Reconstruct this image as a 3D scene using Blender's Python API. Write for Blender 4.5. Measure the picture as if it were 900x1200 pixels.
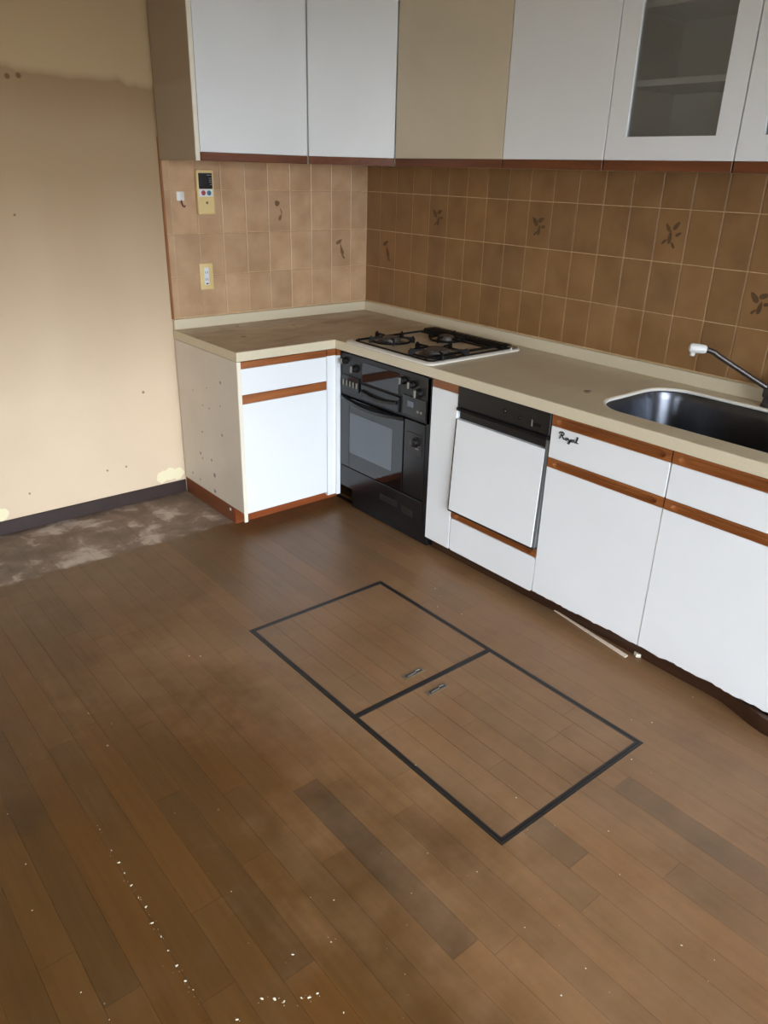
import bpy, bmesh, math, random
from mathutils import Vector, Matrix
random.seed(7)
scn = bpy.context.scene
for o in list(bpy.data.objects):
    bpy.data.objects.remove(o)

# ------------------------------------------------------------------ camera
cam_d = bpy.data.cameras.new('camera'); cam = bpy.data.objects.new('camera', cam_d)
scn.collection.objects.link(cam); scn.camera = cam
YAW, PITCH, ROLL = -0.69999, 0.41689, 0.027845
fw = Vector((-math.sin(YAW)*math.cos(PITCH), math.cos(YAW)*math.cos(PITCH), -math.sin(PITCH)))
rt = Vector((math.cos(YAW), math.sin(YAW), 0)); up = rt.cross(fw)
r2 = rt*math.cos(ROLL)+up*math.sin(ROLL); u2 = up*math.cos(ROLL)-rt*math.sin(ROLL)
M = Matrix((r2, u2, -fw)).transposed().to_4x4(); M.translation = (-2.6645, -3.3688, 1.4897)
cam.matrix_world = M
cam_d.sensor_fit = 'HORIZONTAL'; cam_d.sensor_width = 36; cam_d.lens = 36*900.4/900
cam_d.clip_start = 0.02

# ------------------------------------------------------------------ world, daylight, exposure
SKY = 9.0
wd = bpy.data.worlds.new('sky'); scn.world = wd; wd.use_nodes = True
bg = wd.node_tree.nodes['Background']; bg.inputs[0].default_value = (0.87, 0.945, 1.06, 1); bg.inputs[1].default_value = SKY
vs = scn.view_settings; vs.view_transform = 'Standard'; vs.look = 'None'; vs.exposure = 1.02; vs.gamma = 1.0; vs.use_curve_mapping = False
# room extents (metres): tiled corner at the origin
XL, YF, HC = -4.0, -4.4, 2.42
WX0, WX1, WZ1 = -3.6, -0.65, 2.05            # the big sliding window behind the camera
VY0, VY1, VZ1 = -4.15, -3.25, 1.75                       # unseen second window, added to light the lower doors of the sink run
pd = bpy.data.lights.new('window_portal', 'AREA'); pd.shape = 'RECTANGLE'; pd.size = WX1-WX0; pd.size_y = WZ1; pd.cycles.is_portal = True
po = bpy.data.objects.new('window_portal', pd); scn.collection.objects.link(po)
po.location = ((WX0+WX1)/2, YF-0.11, WZ1/2); po.rotation_euler = (math.radians(90), 0, 0)
pd2 = pd.copy(); pd2.size = VY1-VY0; pd2.size_y = VZ1; po2 = bpy.data.objects.new('window_portal', pd2); scn.collection.objects.link(po2)  # portal of the added window
po2.location = (XL-.11, (VY0+VY1)/2, VZ1/2); po2.rotation_euler = (math.radians(90), 0, math.radians(-90))
scn.cycles.use_denoising = True
scn.cycles.max_bounces = 10; scn.cycles.diffuse_bounces = 7; scn.cycles.sample_clamp_indirect = 8

# ------------------------------------------------------------------ material helpers
def lin(c):
    f = lambda v: v/12.92 if v <= .04045 else ((v+.055)/1.055)**2.4
    return tuple(f(v/255) for v in c)+(1,)
class NT:
    def __init__(s, name):
        s.m = bpy.data.materials.new(name); s.m.use_nodes = True; s.t = s.m.node_tree; s.n = s.t.nodes; s.l = s.t.links
        s.b = s.n['Principled BSDF']
    def node(s, typ, **kw):
        n = s.n.new(typ)
        for k, v in kw.items(): setattr(n, k, v)
        return n
    def link(s, a, b): s.l.new(a, b)
    def pos(s): return s.node('ShaderNodeNewGeometry').outputs['Position']
    def mapping(s, vec, scale=(1,1,1)):
        n = s.node('ShaderNodeMapping'); n.inputs['Scale'].default_value = scale; s.link(vec, n.inputs['Vector']); return n.outputs[0]
    def noise(s, vec, scale, detail=4, rough=.55):
        n = s.node('ShaderNodeTexNoise'); n.inputs['Scale'].default_value = scale; n.inputs['Detail'].default_value = detail
        n.inputs['Roughness'].default_value = rough; s.link(vec, n.inputs['Vector']); return n.outputs['Fac']
    def ramp(s, fac, stops):
        n = s.node('ShaderNodeValToRGB'); s.link(fac, n.inputs[0]); e = n.color_ramp.elements
        while len(e) < len(stops): e.new(.5)
        for i, (p, c) in enumerate(stops):
            e[i].position = p; e[i].color = c if len(c) == 4 else tuple(c)+(1,)
        return n.outputs[0]
    def maprange(s, fac, a, b, c=0, d=1):
        n = s.node('ShaderNodeMapRange'); n.inputs[1].default_value = a; n.inputs[2].default_value = b; n.inputs[3].default_value = c; n.inputs[4].default_value = d
        s.link(fac, n.inputs[0]); return n.outputs[0]
    def math(s, op, a, b=None):
        n = s.node('ShaderNodeMath', operation=op)
        for i, v in enumerate((a, b)):
            if v is None: continue
            if isinstance(v, (int, float)): n.inputs[i].default_value = v
            else: s.link(v, n.inputs[i])
        return n.outputs[0]
    def mix(s, fac, a, b, blend='MIX'):
        n = s.node('ShaderNodeMix', data_type='RGBA', blend_type=blend)
        for sock, v in ((n.inputs[0], fac), (n.inputs[6], a), (n.inputs[7], b)):
            if isinstance(v, (int, float)): sock.default_value = v
            elif isinstance(v, tuple): sock.default_value = v
            else: s.link(v, sock)
        return n.outputs[2]
    def spots(s, pts, vec, warp=None):          # pts: (x, y, z, radius): soft round marks at fixed places on the thing
        acc = None
        for (x, y, z, r) in pts:
            d = s.node('ShaderNodeVectorMath', operation='DISTANCE'); s.link(vec, d.inputs[0]); d.inputs[1].default_value = (x, y, z)
            f = s.maprange(d.outputs['Value'], r, r*.55, 0, 1)
            acc = f if acc is None else s.math('MAXIMUM', acc, f)
        return acc
    def warped(s, vec, scale, amt):
        n = s.node('ShaderNodeTexNoise'); n.inputs['Scale'].default_value = scale; n.inputs['Detail'].default_value = 4; s.link(vec, n.inputs['Vector'])
        a = s.node('ShaderNodeVectorMath', operation='SUBTRACT'); s.link(n.outputs['Color'], a.inputs[0]); a.inputs[1].default_value = (.5, .5, .5)
        b = s.node('ShaderNodeVectorMath', operation='SCALE'); s.link(a.outputs[0], b.inputs[0]); b.inputs['Scale'].default_value = amt
        c = s.node('ShaderNodeVectorMath', operation='ADD'); s.link(vec, c.inputs[0]); s.link(b.outputs[0], c.inputs[1]); return c.outputs[0]
    def bump(s, h, strength, dist):
        n = s.node('ShaderNodeBump'); n.inputs['Strength'].default_value = strength; n.inputs['Distance'].default_value = dist
        s.link(h, n.inputs['Height']); s.link(n.outputs[0], s.b.inputs['Normal'])
    def fin(s, col=None, rough=.5, metal=0, spec=.5, coat=0):
        if col is not None:
            if isinstance(col, tuple): s.b.inputs['Base Color'].default_value = col
            else: s.link(col, s.b.inputs['Base Color'])
        if isinstance(rough, (int, float)): s.b.inputs['Roughness'].default_value = rough
        else: s.link(rough, s.b.inputs['Roughness'])
        s.b.inputs['Metallic'].default_value = metal; s.b.inputs['Specular IOR Level'].default_value = spec; s.b.inputs['Coat Weight'].default_value = coat
        return s.m
MAT = {}
def simple(name, c, rough=.5, metal=0, var=.06, scale=8, spec=.5, coat=0):
    n = NT(name); c = lin(c); f = n.noise(n.pos(), scale)
    col = n.ramp(f, [(.3, tuple(v*(1-var) for v in c[:3])), (.7, tuple(min(1, v*(1+var)) for v in c[:3]))])
    MAT[name] = n.fin(col, rough, metal, spec, coat); return MAT[name]

# ------------------------------------------------------------------ materials
simple('white_laminate', (232, 233, 232), .38, var=.02, scale=3)
simple('rim_white', (236, 232, 222), .4, var=.03)
simple('cream_edge', (232, 224, 204), .5, var=.03)
simple('yellowed_laminate', (208, 194, 168), .45, var=.05, scale=3)
simple('cabinet_carcass', (216, 212, 202), .6, var=.04)
simple('black_enamel', (20, 20, 22), .22, var=.1)
simple('black_plastic', (17, 15, 15), .38, var=.1)
simple('black_glass', (9, 9, 11), .06, var=.02, spec=.75)
simple('window_glass_tint', (84, 89, 96), .09, var=.02, spec=.75)
simple('chrome', (150, 148, 145), .25, metal=1, var=.05)
simple('knob_face', (120, 116, 104), .35, var=.1)
simple('white_enamel', (222, 216, 204), .2, var=.05)
simple('cast_iron', (13, 11, 10), .6, var=.25, scale=60, spec=.25)
simple('burner_metal', (104, 98, 92), .45, metal=.6, var=.3, scale=60)
simple('sink_steel', (102, 104, 110), .28, metal=1, var=.06, scale=30)
simple('drain_steel', (80, 80, 82), .35, metal=1)
simple('faucet_metal', (84, 78, 74), .38, metal=.7, var=.1)
simple('white_plastic', (226, 224, 218), .4, var=.02)
simple('aged_plastic', (222, 196, 136), .45, var=.04)
simple('screen_black', (8, 8, 12), .15, var=.05)
simple('screen_marks', (120, 118, 135), .4)
simple('label_white', (225, 226, 228), .4)
simple('red_button', (165, 70, 75), .4)
simple('teal_button', (70, 115, 125), .4)
simple('hook_brown', (95, 55, 32), .4)
simple('hatch_frame', (30, 26, 24), .42, var=.2, scale=60)
simple('hatch_edge', (96, 84, 76), .45, metal=.4, var=.2, scale=60)
simple('hatch_plate', (118, 102, 80), .45, metal=.3, var=.25, scale=80)
simple('well_brown', (66, 56, 44), .5)
simple('dark_gap', (30, 20, 14), .8)
simple('subfloor', (44, 28, 15), .8)
simple('grout', (196, 166, 124), .8, var=.14, scale=30)
simple('print_brown', (122, 91, 60), .35, var=.3, scale=60)
simple('print_dark', (88, 62, 37), .35, var=.3, scale=60)
simple('baseboard_vinyl', (54, 40, 36), .45, var=.12, scale=14)
simple('plaster', (226, 218, 196), .9, var=.05)
simple('splinter_wood', (232, 214, 192), .7, var=.06, scale=40)
simple('aluminium', (150, 148, 142), .4, metal=.8)
simple('ceiling_paper', (206, 200, 186), .9, var=.03)
simple('dull_steel', (128, 130, 130), .35, metal=.7)
simple('outside_ground', (108, 106, 100), .9)

def wood(name, c0, c1, axis, rough=.32, scale=1.0):
    n = NT(name); sc = [38, 38, 38]; sc['xyz'.index(axis)] = 2.2
    f = n.noise(n.mapping(n.pos(), tuple(v*scale for v in sc)), 1.0, 6, .65)
    g = n.noise(n.pos(), 5)
    col = n.ramp(f, [(.3, lin(c0)), (.7, lin(c1))])
    col = n.mix(n.maprange(g, .35, .75, 0, .35), col, lin(c0))
    n.bump(f, .1, .001)
    MAT[name] = n.fin(col, rough, 0, .5, .15)
wood('wood_along_x', (118, 62, 28), (172, 104, 54), 'x')
wood('wood_along_y', (112, 60, 26), (168, 102, 52), 'y')
wood('dark_wood_x', (84, 42, 20), (124, 68, 34), 'x')
wood('dark_wood_y', (84, 42, 20), (126, 70, 36), 'y')
wood('kick_wood_x', (120, 58, 28), (158, 84, 44), 'x')
wood('kick_wood_y', (96, 50, 28), (132, 74, 42), 'y')
wood('toe_wood_shade', (46, 28, 19), (70, 44, 29), 'y')  # darker than the kick wood: shade below the cabinets put into the colour
wood('trim_wood', (128, 78, 40), (160, 104, 60), 'z')

# tiles: mottled beige-brown glaze, each tile a little different
n = NT('tile_glaze'); P = n.pos(); oi = n.node('ShaderNodeObjectInfo')
f = n.noise(P, 8, 3, .5); f2 = n.noise(P, 60, 3)
col = n.ramp(f, [(.3, lin((176, 140, 104))), (.7, lin((200, 164, 128)))])
k = n.maprange(oi.outputs['Random'], 0, 1, .88, 1.06)
hs = n.node('ShaderNodeHueSaturation'); n.link(col, hs.inputs['Color']); n.link(k, hs.inputs['Value'])
col = n.mix(n.maprange(f2, .62, .75, 0, .12), hs.outputs[0], lin((140, 104, 68)))
col = n.mix(1.0, col, oi.outputs['Color'], 'MULTIPLY')     # object colour makes the sink-run tiles darker and browner
n.bump(n.noise(P, 28, 2), .08, .002)
MAT['tile_glaze'] = n.fin(col, .33)

# wallpaper: beige, darker and browner with height, an old grease tide line, two torn patches
n = NT('wallpaper'); P = n.pos(); sep = n.node('ShaderNodeSeparateXYZ'); n.link(P, sep.inputs[0])
base = n.ramp(n.noise(P, 1.6, 5), [(.3, lin((218, 194, 164))), (.7, lin((226, 204, 174)))])
wob = n.noise(n.mapping(P, (1.6, 1.6, .1)), 2.0, 3)
zz = n.math('ADD', sep.outputs['Z'], n.maprange(wob, .2, .8, -.06, .06))
height_mask = n.maprange(zz, .55, 1.45, 0, .95)
col = n.mix(height_mask, base, lin((164, 138, 104)))
tide = n.math('MULTIPLY', n.maprange(zz, 1.60, 1.785, 0, 1), n.maprange(zz, 1.815, 1.785, 0, 1))
col = n.mix(n.math('MULTIPLY', tide, .45), col, lin((128, 96, 58)))
above = n.maprange(zz, 1.785, 1.815, 0, 1)
col = n.mix(above, col, lin((180, 154, 116)))
wv = n.warped(P, 40, .028)
patch = n.spots([(-1.245, 0, .100, .034), (-1.205, 0, .106, .036), (-1.165, 0, .100, .034), (-1.99, 0, .092, .034)], wv)
col = n.mix(n.maprange(patch, .1, .3, 0, 1), col, lin((240, 228, 190)))
sp = n.spots([(-1.69, 0, 1.775, .012), (-1.65, 0, 1.78, .012), (-1.51, 0, .19, .006), (-1.42, 0, .19, .006), (-1.86, 0, .16, .006), (-1.30, 0, .53, .008), (-1.74, 0, 1.30, .006)], P)
col = n.mix(n.math('MULTIPLY', sp, .7), col, lin((90, 62, 36)))
n.bump(n.noise(P, 260, 2), .15, .001)
MAT['wallpaper'] = n.fin(col, .85, 0, .2)
simple('plain_wallpaper', (226, 214, 194), .9, var=.03, scale=2)

# floor boards: brown varnish; the object colour carries each board's own tone
n = NT('floor_board'); P = n.pos(); oi = n.node('ShaderNodeObjectInfo'); sep = n.node('ShaderNodeSeparateXYZ'); n.link(P, sep.inputs[0])
g = n.noise(n.mapping(P, (60, 3, 1)), 1.0, 5, .6); bl = n.noise(P, 3.2, 5)
tone = n.ramp(g, [(.25, lin((106, 71, 32))), (.75, lin((126, 87, 43)))])
col = n.mix(1.0, tone, oi.outputs['Color'], 'MULTIPLY')
col = n.mix(n.maprange(bl, .45, .75, 0, .5), col, lin((100, 64, 28)))
# worn, unvarnished strip where an appliance once stood against the wall
yy = n.math('ADD', sep.outputs['Y'], n.maprange(n.noise(P, 14, 3), .3, .7, -.012, .012))
zone = n.math('MULTIPLY', n.maprange(yy, -.485, -.468, 0, 1), n.maprange(sep.outputs['X'], -1.08, -1.13, 0, 1))
pw = n.noise(n.warped(P, 5, .25), 6.5, 4, .6)
grey = n.ramp(pw, [(.40, lin((102, 87, 76))), (.54, lin((124, 108, 96))), (.66, lin((184, 172, 160)))])
col = n.mix(n.math('MULTIPLY', zone, .9), col, grey)
# brighter window light painted into boards before the sink run, with a ragged edge
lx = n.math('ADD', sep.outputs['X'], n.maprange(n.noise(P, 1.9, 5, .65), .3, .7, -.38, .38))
lit_area = n.math('MULTIPLY', n.maprange(lx, -2.05, -1.55, 0, 1), n.maprange(yy, -.62, -1.35, .25, 1))
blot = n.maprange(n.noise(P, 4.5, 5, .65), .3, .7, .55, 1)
lit_area = n.math('MULTIPLY', lit_area, blot)
lit_boards = n.mix(.42, n.mix(1.0, col, (1.95, 1.9, 1.85, 1), 'MULTIPLY'), lin((150, 122, 96)))
col = n.mix(lit_area, col, lit_boards)
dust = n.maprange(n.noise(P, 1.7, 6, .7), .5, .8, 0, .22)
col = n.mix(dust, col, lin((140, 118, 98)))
spt = n.spots([(-2.42, -1.70, 0, .09)], n.warped(P, 12, .06))
col = n.mix(n.math('MULTIPLY', spt, .35), col, lin((52, 30, 14)))
rg = n.maprange(n.noise(P, 9, 4), .3, .7, .30, .44)
rg = n.math('ADD', rg, n.math('MULTIPLY', zone, .22))
n.bump(g, .06, .0006)
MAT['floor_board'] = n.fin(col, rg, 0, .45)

# counter: beige cast stone with stains towards the corner
CSP = [(-.941, -.313, .8, .016), (-.836, -.075, .8, .013), (-.597, -.196, .8, .012), (-.035, -1.286, .8, .006), (-.409, -1.786, .8, .016), (-.43, -1.80, .8, .008)]
n = NT('counter_stone'); P = n.pos(); sep = n.node('ShaderNodeSeparateXYZ'); n.link(P, sep.inputs[0])
col = n.ramp(n.noise(P, 220, 2), [(.35, lin((208, 195, 166))), (.65, lin((213, 200, 171)))])
st = n.noise(n.warped(n.mapping(P, (3.2, 6, 1)), 3, .5), 1.3, 5, .65)
near = n.maprange(sep.outputs['Y'], -1.25, -.35, .22, 1)
top = n.maprange(sep.outputs['Z'], .797, .7995, 0, 1); top2 = n.maprange(sep.outputs['Z'], .803, .801, 0, 1)
m = n.math('MULTIPLY', n.math('MULTIPLY', n.maprange(st, .3, .66, .25, .95), near), n.math('MULTIPLY', top, top2))
col = n.mix(m, col, lin((150, 120, 86)))
dk = n.math('MULTIPLY', n.maprange(st, .58, .74, 0, .6), n.math('MULTIPLY', near, top))
col = n.mix(n.math('MULTIPLY', dk, top2), col, lin((112, 82, 54)))
col = n.mix(n.math('MULTIPLY', n.spots(CSP, n.warped(P, 40, .02)), .8), col, lin((76, 52, 34)))
MAT['counter_stone'] = n.fin(col, .4)

# the exposed side of the corner base cabinet: grey-beige, spotted with mould
SSP = [(-1.13, -.32, .181, .014), (-1.13, -.313, .10, .012), (-1.13, -.191, .253, .009), (-1.13, -.209, .233, .007), (-1.13, -.416, .402, .008), (-1.13, -.225, .368, .007),
       (-1.13, -.30, .251, .009), (-1.13, -.091, .123, .007), (-1.13, -.17, .112, .007), (-1.13, -.43, .643, .009), (-1.13, -.417, .535, .006), (-1.13, -.31, .50, .006), (-1.13, -.25, .50, .006), (-1.13, -.16, .55, .005), (-1.13, -.30, .59, .006)]
n = NT('side_laminate'); P = n.pos()
col = n.ramp(n.noise(P, 3, 4), [(.3, lin((208, 198, 184))), (.7, lin((220, 210, 196)))])
col = n.mix(n.math('MULTIPLY', n.spots(SSP, n.warped(P, 60, .012)), .75), col, lin((84, 74, 64)))
MAT['side_laminate'] = n.fin(col, .5)
n = NT('greasy_laminate'); P = n.pos(); sep = n.node('ShaderNodeSeparateXYZ'); n.link(P, sep.inputs[0])
col = n.mix(n.maprange(sep.outputs['Z'], 1.77, 1.80, 0, 1), lin((172, 156, 132)), lin((164, 146, 124)))
MAT['greasy_laminate'] = n.fin(col, .5)
# window panes: clear, with a fresnel reflection and a film of dust
def pane_mat(name, tint, film):
    n = NT(name); n.n.remove(n.b); out = n.n['Material Output']
    t = n.node('ShaderNodeBsdfTransparent'); t.inputs[0].default_value = tint
    g = n.node('ShaderNodeBsdfGlossy'); g.inputs['Roughness'].default_value = .03
    d = n.node('ShaderNodeBsdfDiffuse'); d.inputs[0].default_value = (.5, .5, .48, 1)
    m0 = n.node('ShaderNodeMixShader'); m0.inputs[0].default_value = film; n.link(t.outputs[0], m0.inputs[1]); n.link(d.outputs[0], m0.inputs[2])
    fr = n.node('ShaderNodeFresnel'); fr.inputs[0].default_value = 1.5
    m1 = n.node('ShaderNodeMixShader'); n.link(fr.outputs[0], m1.inputs[0]); n.link(m0.outputs[0], m1.inputs[1]); n.link(g.outputs[0], m1.inputs[2])
    n.link(m1.outputs[0], out.inputs[0]); MAT[name] = n.m
pane_mat('cabinet_glass', (.95, .96, .95, 1), .13)
pane_mat('clear_glass', (.96, .97, .97, 1), .0)

# ------------------------------------------------------------------ geometry helpers
COL = scn.collection
WL = {}
def thing(name, label, cat, loc, group=None):
    o = bpy.data.objects.new(name, None); COL.objects.link(o); o.location = loc; o.empty_display_size = .05
    o['label'] = label; o['category'] = cat
    if group: o['group'] = group
    WL[o] = Vector(loc); return o
def tag(o, label, cat, group=None, kind=None):
    o['label'] = label
    if cat: o['category'] = cat
    if group: o['group'] = group
    if kind: o['kind'] = kind
    return o
def link_mesh(name, me, parent, center):
    o = bpy.data.objects.new(name, me); COL.objects.link(o)
    WL[o] = Vector(center)
    if parent is not None:
        o.parent = parent; o.location = Vector(center)-WL[parent]
    else: o.location = center
    return o
def build(name, bm, mat, parent=None, smooth=False, origin=None):
    bmesh.ops.recalc_face_normals(bm, faces=bm.faces)
    co = [v.co for v in bm.verts]
    c = Vector(origin) if origin is not None else Vector([(min(v[i] for v in co)+max(v[i] for v in co))/2 for i in range(3)])
    for v in bm.verts: v.co -= c
    me = bpy.data.meshes.new(name); bm.to_mesh(me); bm.free()
    if smooth:
        me.shade_smooth(); me.set_sharp_from_angle(angle=math.radians(38))
    me.materials.append(MAT[mat] if isinstance(mat, str) else mat)
    return link_mesh(name, me, parent, c)
def addbox(bm, x0, x1, y0, y1, z0, z1):
    x0, x1 = sorted((x0, x1)); y0, y1 = sorted((y0, y1)); z0, z1 = sorted((z0, z1))
    v = [bm.verts.new(p) for p in ((x0,y0,z0),(x1,y0,z0),(x1,y1,z0),(x0,y1,z0),(x0,y0,z1),(x1,y0,z1),(x1,y1,z1),(x0,y1,z1))]
    fs = [bm.faces.new([v[i] for i in q]) for q in ((0,3,2,1),(4,5,6,7),(0,1,5,4),(1,2,6,5),(2,3,7,6),(3,0,4,7))]
    return v, fs
def bev(bm, w, seg=1, edges=None):
    if w: bmesh.ops.bevel(bm, geom=edges or list(bm.edges), offset=w, segments=seg, affect='EDGES', profile=.5, clamp_overlap=True)
def box(name, x0, x1, y0, y1, z0, z1, mat, parent=None, b=.0015, seg=1):
    bm = bmesh.new(); addbox(bm, x0, x1, y0, y1, z0, z1); bev(bm, b, seg); return build(name, bm, mat, parent, smooth=seg > 1)
def boxes(name, lst, mat, parent=None, b=0):
    bm = bmesh.new()
    for q in lst:
        t = bmesh.new(); addbox(t, *q); bev(t, b); me = bpy.data.meshes.new('t'); t.to_mesh(me); t.free(); bm.from_mesh(me); bpy.data.meshes.remove(me)
    return build(name, bm, mat, parent)
def prism(bm, poly, z0, z1):
    a = [bm.verts.new((p[0], p[1], z0)) for p in poly]; c = [bm.verts.new((p[0], p[1], z1)) for p in poly]
    bm.faces.new(a[::-1]); bm.faces.new(c); k = len(poly)
    for i in range(k): bm.faces.new((a[i], a[(i+1) % k], c[(i+1) % k], c[i]))
def loft(bm, loops, cap0=True, cap1=True, closed=True):
    rows = [[bm.verts.new(p) for p in lp] for lp in loops]; k = len(rows[0])
    for a, c in zip(rows, rows[1:]):
        for i in range(k if closed else k-1): bm.faces.new((a[i], a[(i+1) % k], c[(i+1) % k], c[i]))
    if cap0: bm.faces.new(rows[0][::-1])
    if cap1: bm.faces.new(rows[-1])
    return rows
def ring(c, r, n=20, axis='z', sx=1, sy=1):
    out = []
    for i in range(n):
        a = 2*math.pi*i/n; u, v = r*sx*math.cos(a), r*sy*math.sin(a)
        out.append({'z': (c[0]+u, c[1]+v, c[2]), 'x': (c[0], c[1]+u, c[2]+v), 'y': (c[0]+u, c[1], c[2]+v)}[axis])
    return out
def lathe(bm, c, prof, axis='z', n=24, cap0=True, cap1=True):
    i = 'xyz'.index(axis); loops = []
    for r, h in prof:
        p = list(c); p[i] += h; loops.append(ring(p, r, n, axis))
    loft(bm, loops, cap0, cap1)
def tube(bm, pts, rad, n=10, closed=False):
    pts = [Vector(p) for p in pts]; loops = []; N = len(pts)
    prev = None
    for i, p in enumerate(pts):
        if closed: t = pts[(i+1) % N]-pts[i-1]
        else: t = pts[min(i+1, N-1)]-pts[max(i-1, 0)]
        t.normalize()
        if prev is None:
            a = Vector((0, 0, 1)) if abs(t.z) < .9 else Vector((1, 0, 0))
            u = t.cross(a).normalized()
        else: u = (prev-t*prev.dot(t)).normalized()
        prev = u; w = t.cross(u); r = rad[i] if isinstance(rad, (list, tuple)) else rad
        loops.append([p+u*r*math.cos(2*math.pi*k/n)+w*r*math.sin(2*math.pi*k/n) for k in range(n)])
    if closed: loops.append(loops[0])
    loft(bm, loops, not closed, not closed)
def rrect(cx, cy, hx, hy, r, z, seg=7):
    out = []
    for (sx, sy, a0) in ((1, 1, 0), (-1, 1, 90), (-1, -1, 180), (1, -1, 270)):
        for i in range(seg+1):
            a = math.radians(a0+90*i/seg); out.append((cx+sx*(hx-r)+r*math.cos(a), cy+sy*(hy-r)+r*math.sin(a), z))
    return out
def slot_strip(name, u0, u1, z0, z1, mp, mat, parent, depth=.02, slot=True, low=.08, high=.74):
    """wooden pull rail with a long scooped finger groove; mp(u, w, z) -> world, w counted outwards from the door plane"""
    bm = bmesh.new(); h = z1-z0
    outer = [(u0, z0), (u1, z0), (u1, z1), (u0, z1)]
    if not slot:
        for w0, w1 in ((-depth, 0),):
            a = [bm.verts.new(mp(u, w0, z)) for u, z in outer]; c = [bm.verts.new(mp(u, w1, z)) for u, z in outer]
            bm.faces.new(a); bm.faces.new(c)
            for i in range(4): bm.faces.new((a[i], a[(i+1) % 4], c[(i+1) % 4], c[i]))
        bev(bm, .002); return build(name, bm, mat, parent)
    L = u1-u0; s0, s1 = u0+L*.08, u1-L*.08; zc = z0+h*(low+high)/2; r = h*(high-low)/2
    inner = []
    for i in range(9):
        a = math.radians(90+180*i/8); inner.append((s0+r+2.2*r*math.cos(a), zc+r*math.sin(a)))
    for i in range(9):
        a = math.radians(-90+180*i/8); inner.append((s1-r+2.2*r*math.cos(a), zc+r*math.sin(a)))
    ov = [bm.verts.new(mp(u, 0, z)) for u, z in outer]; iv = [bm.verts.new(mp(u, 0, z)) for u, z in inner]
    ed = [bm.edges.new((ov[i], ov[(i+1) % 4])) for i in range(4)]+[bm.edges.new((iv[i], iv[(i+1) % len(iv)])) for i in range(len(iv))]
    bmesh.ops.triangle_fill(bm, edges=ed, use_beauty=True, use_dissolve=False)
    cu = (u0+u1)/2
    prev = iv
    for sc, w in ((.80, -.008), (.40, -.013)):
        nv = [bm.verts.new(mp(cu+(u-cu)*(1-(1-sc)*.06), w, zc+(z-zc)*sc)) for u, z in inner]
        for i in range(len(nv)): bm.faces.new((prev[i], prev[(i+1) % len(nv)], nv[(i+1) % len(nv)], nv[i]))
        prev = nv
    bm.faces.new(prev)
    bv = [bm.verts.new(mp(u, -depth, z)) for u, z in outer]
    for i in range(4): bm.faces.new((ov[i], ov[(i+1) % 4], bv[(i+1) % 4], bv[i]))
    bm.faces.new(bv[::-1])
    return build(name, bm, mat, parent, smooth=True)

# ================================================================== THE ROOM
H, TH = 0.80, 0.0405             # counter height and slab thickness
TW, TT, ZA = 0.1223, 0.1813, 1.0321
HX0, HX1, HY0, HY1, HY2 = -1.5376, -0.9381, -1.3113, -1.9109, -2.5106
def struct(o): o['kind'] = 'structure'; return o
wall_back = struct(box('wall_back', XL-.12, .12, 0, .12, -.1, HC, 'wallpaper', None, 0))
wall_right = struct(box('wall_right', 0, .12, YF-.12, 0, -.1, HC, 'plain_wallpaper', None, 0))
wall_left = struct(boxes('wall_left', [(XL-.12, XL, YF-.12, VY0, -.1, HC), (XL-.12, XL, VY1, 0, -.1, HC), (XL-.12, XL, VY0, VY1, VZ1, HC), (XL-.12, XL, VY0, VY1, -.1, -.001)], 'plain_wallpaper'))
wall_front = struct(boxes('wall_front', [(XL, WX0, YF-.12, YF, -.1, HC), (WX1, 0, YF-.12, YF, -.1, HC), (WX0, WX1, YF-.12, YF, WZ1, HC)], 'plain_wallpaper'))
struct(box('ceiling', XL-.12, .12, YF-.12, .12, HC, HC+.1, 'ceiling_paper', None, 0))
for o, l in ((wall_back, 'beige grease-stained wallpapered wall with tiles above the counter'), (wall_right, 'wall behind the sink run, tiled in brown tiles'), (wall_left, 'plain beige wall'), (wall_front, 'plain beige wall around the large window')): o['label'] = l
# sliding window the daylight comes through
def sliding_window(name, a, b, top, mp, label):
    """aluminium frame with two sliding sashes; mp(x0, x1, d0, d1, z0, z1) -> box extents, d counted outwards through the wall"""
    win = struct(boxes(name, [mp(a, b, .02, .10, 0, .03), mp(a, b, .02, .10, top-.04, top), mp(a, a+.04, .02, .10, .03, top-.04), mp(b-.04, b, .02, .10, .03, top-.04)], 'aluminium'))
    win['label'] = label; sw = (b-a-.08)/2
    for i in range(2):
        x0 = a+.04+i*sw; d = .05+.03*i
        s = boxes('sash', [mp(x0, x0+.05, d-.012, d+.012, .03, top-.04), mp(x0+sw-.05, x0+sw, d-.012, d+.012, .03, top-.04), mp(x0+.05, x0+sw-.05, d-.012, d+.012, .03, .11), mp(x0+.05, x0+sw-.05, d-.012, d+.012, top-.10, top-.04)], 'aluminium', win)
        box('pane', *mp(x0+.05, x0+sw-.05, d-.003, d+.003, .11, top-.10), 'clear_glass', s, 0)
sliding_window('window_1', WX0, WX1, WZ1, lambda x0, x1, d0, d1, z0, z1: (x0, x1, YF-d1, YF-d0, z0, z1), 'large sliding glass window with aluminium frame')
sliding_window('added_window', VY0, VY1, VZ1, lambda x0, x1, d0, d1, z0, z1: (XL-d1, XL-d0, x0, x1, z0, z1), 'added sliding glass window lighting the sink run')
g = struct(boxes('ground_outside', [(-34, 30, -40, YF-.12, -.35, -.25), (-34, XL-.12, YF-.12, 30, -.35, -.25)], 'outside_ground')); g['label'] = 'pale paved ground outside the window'

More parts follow.
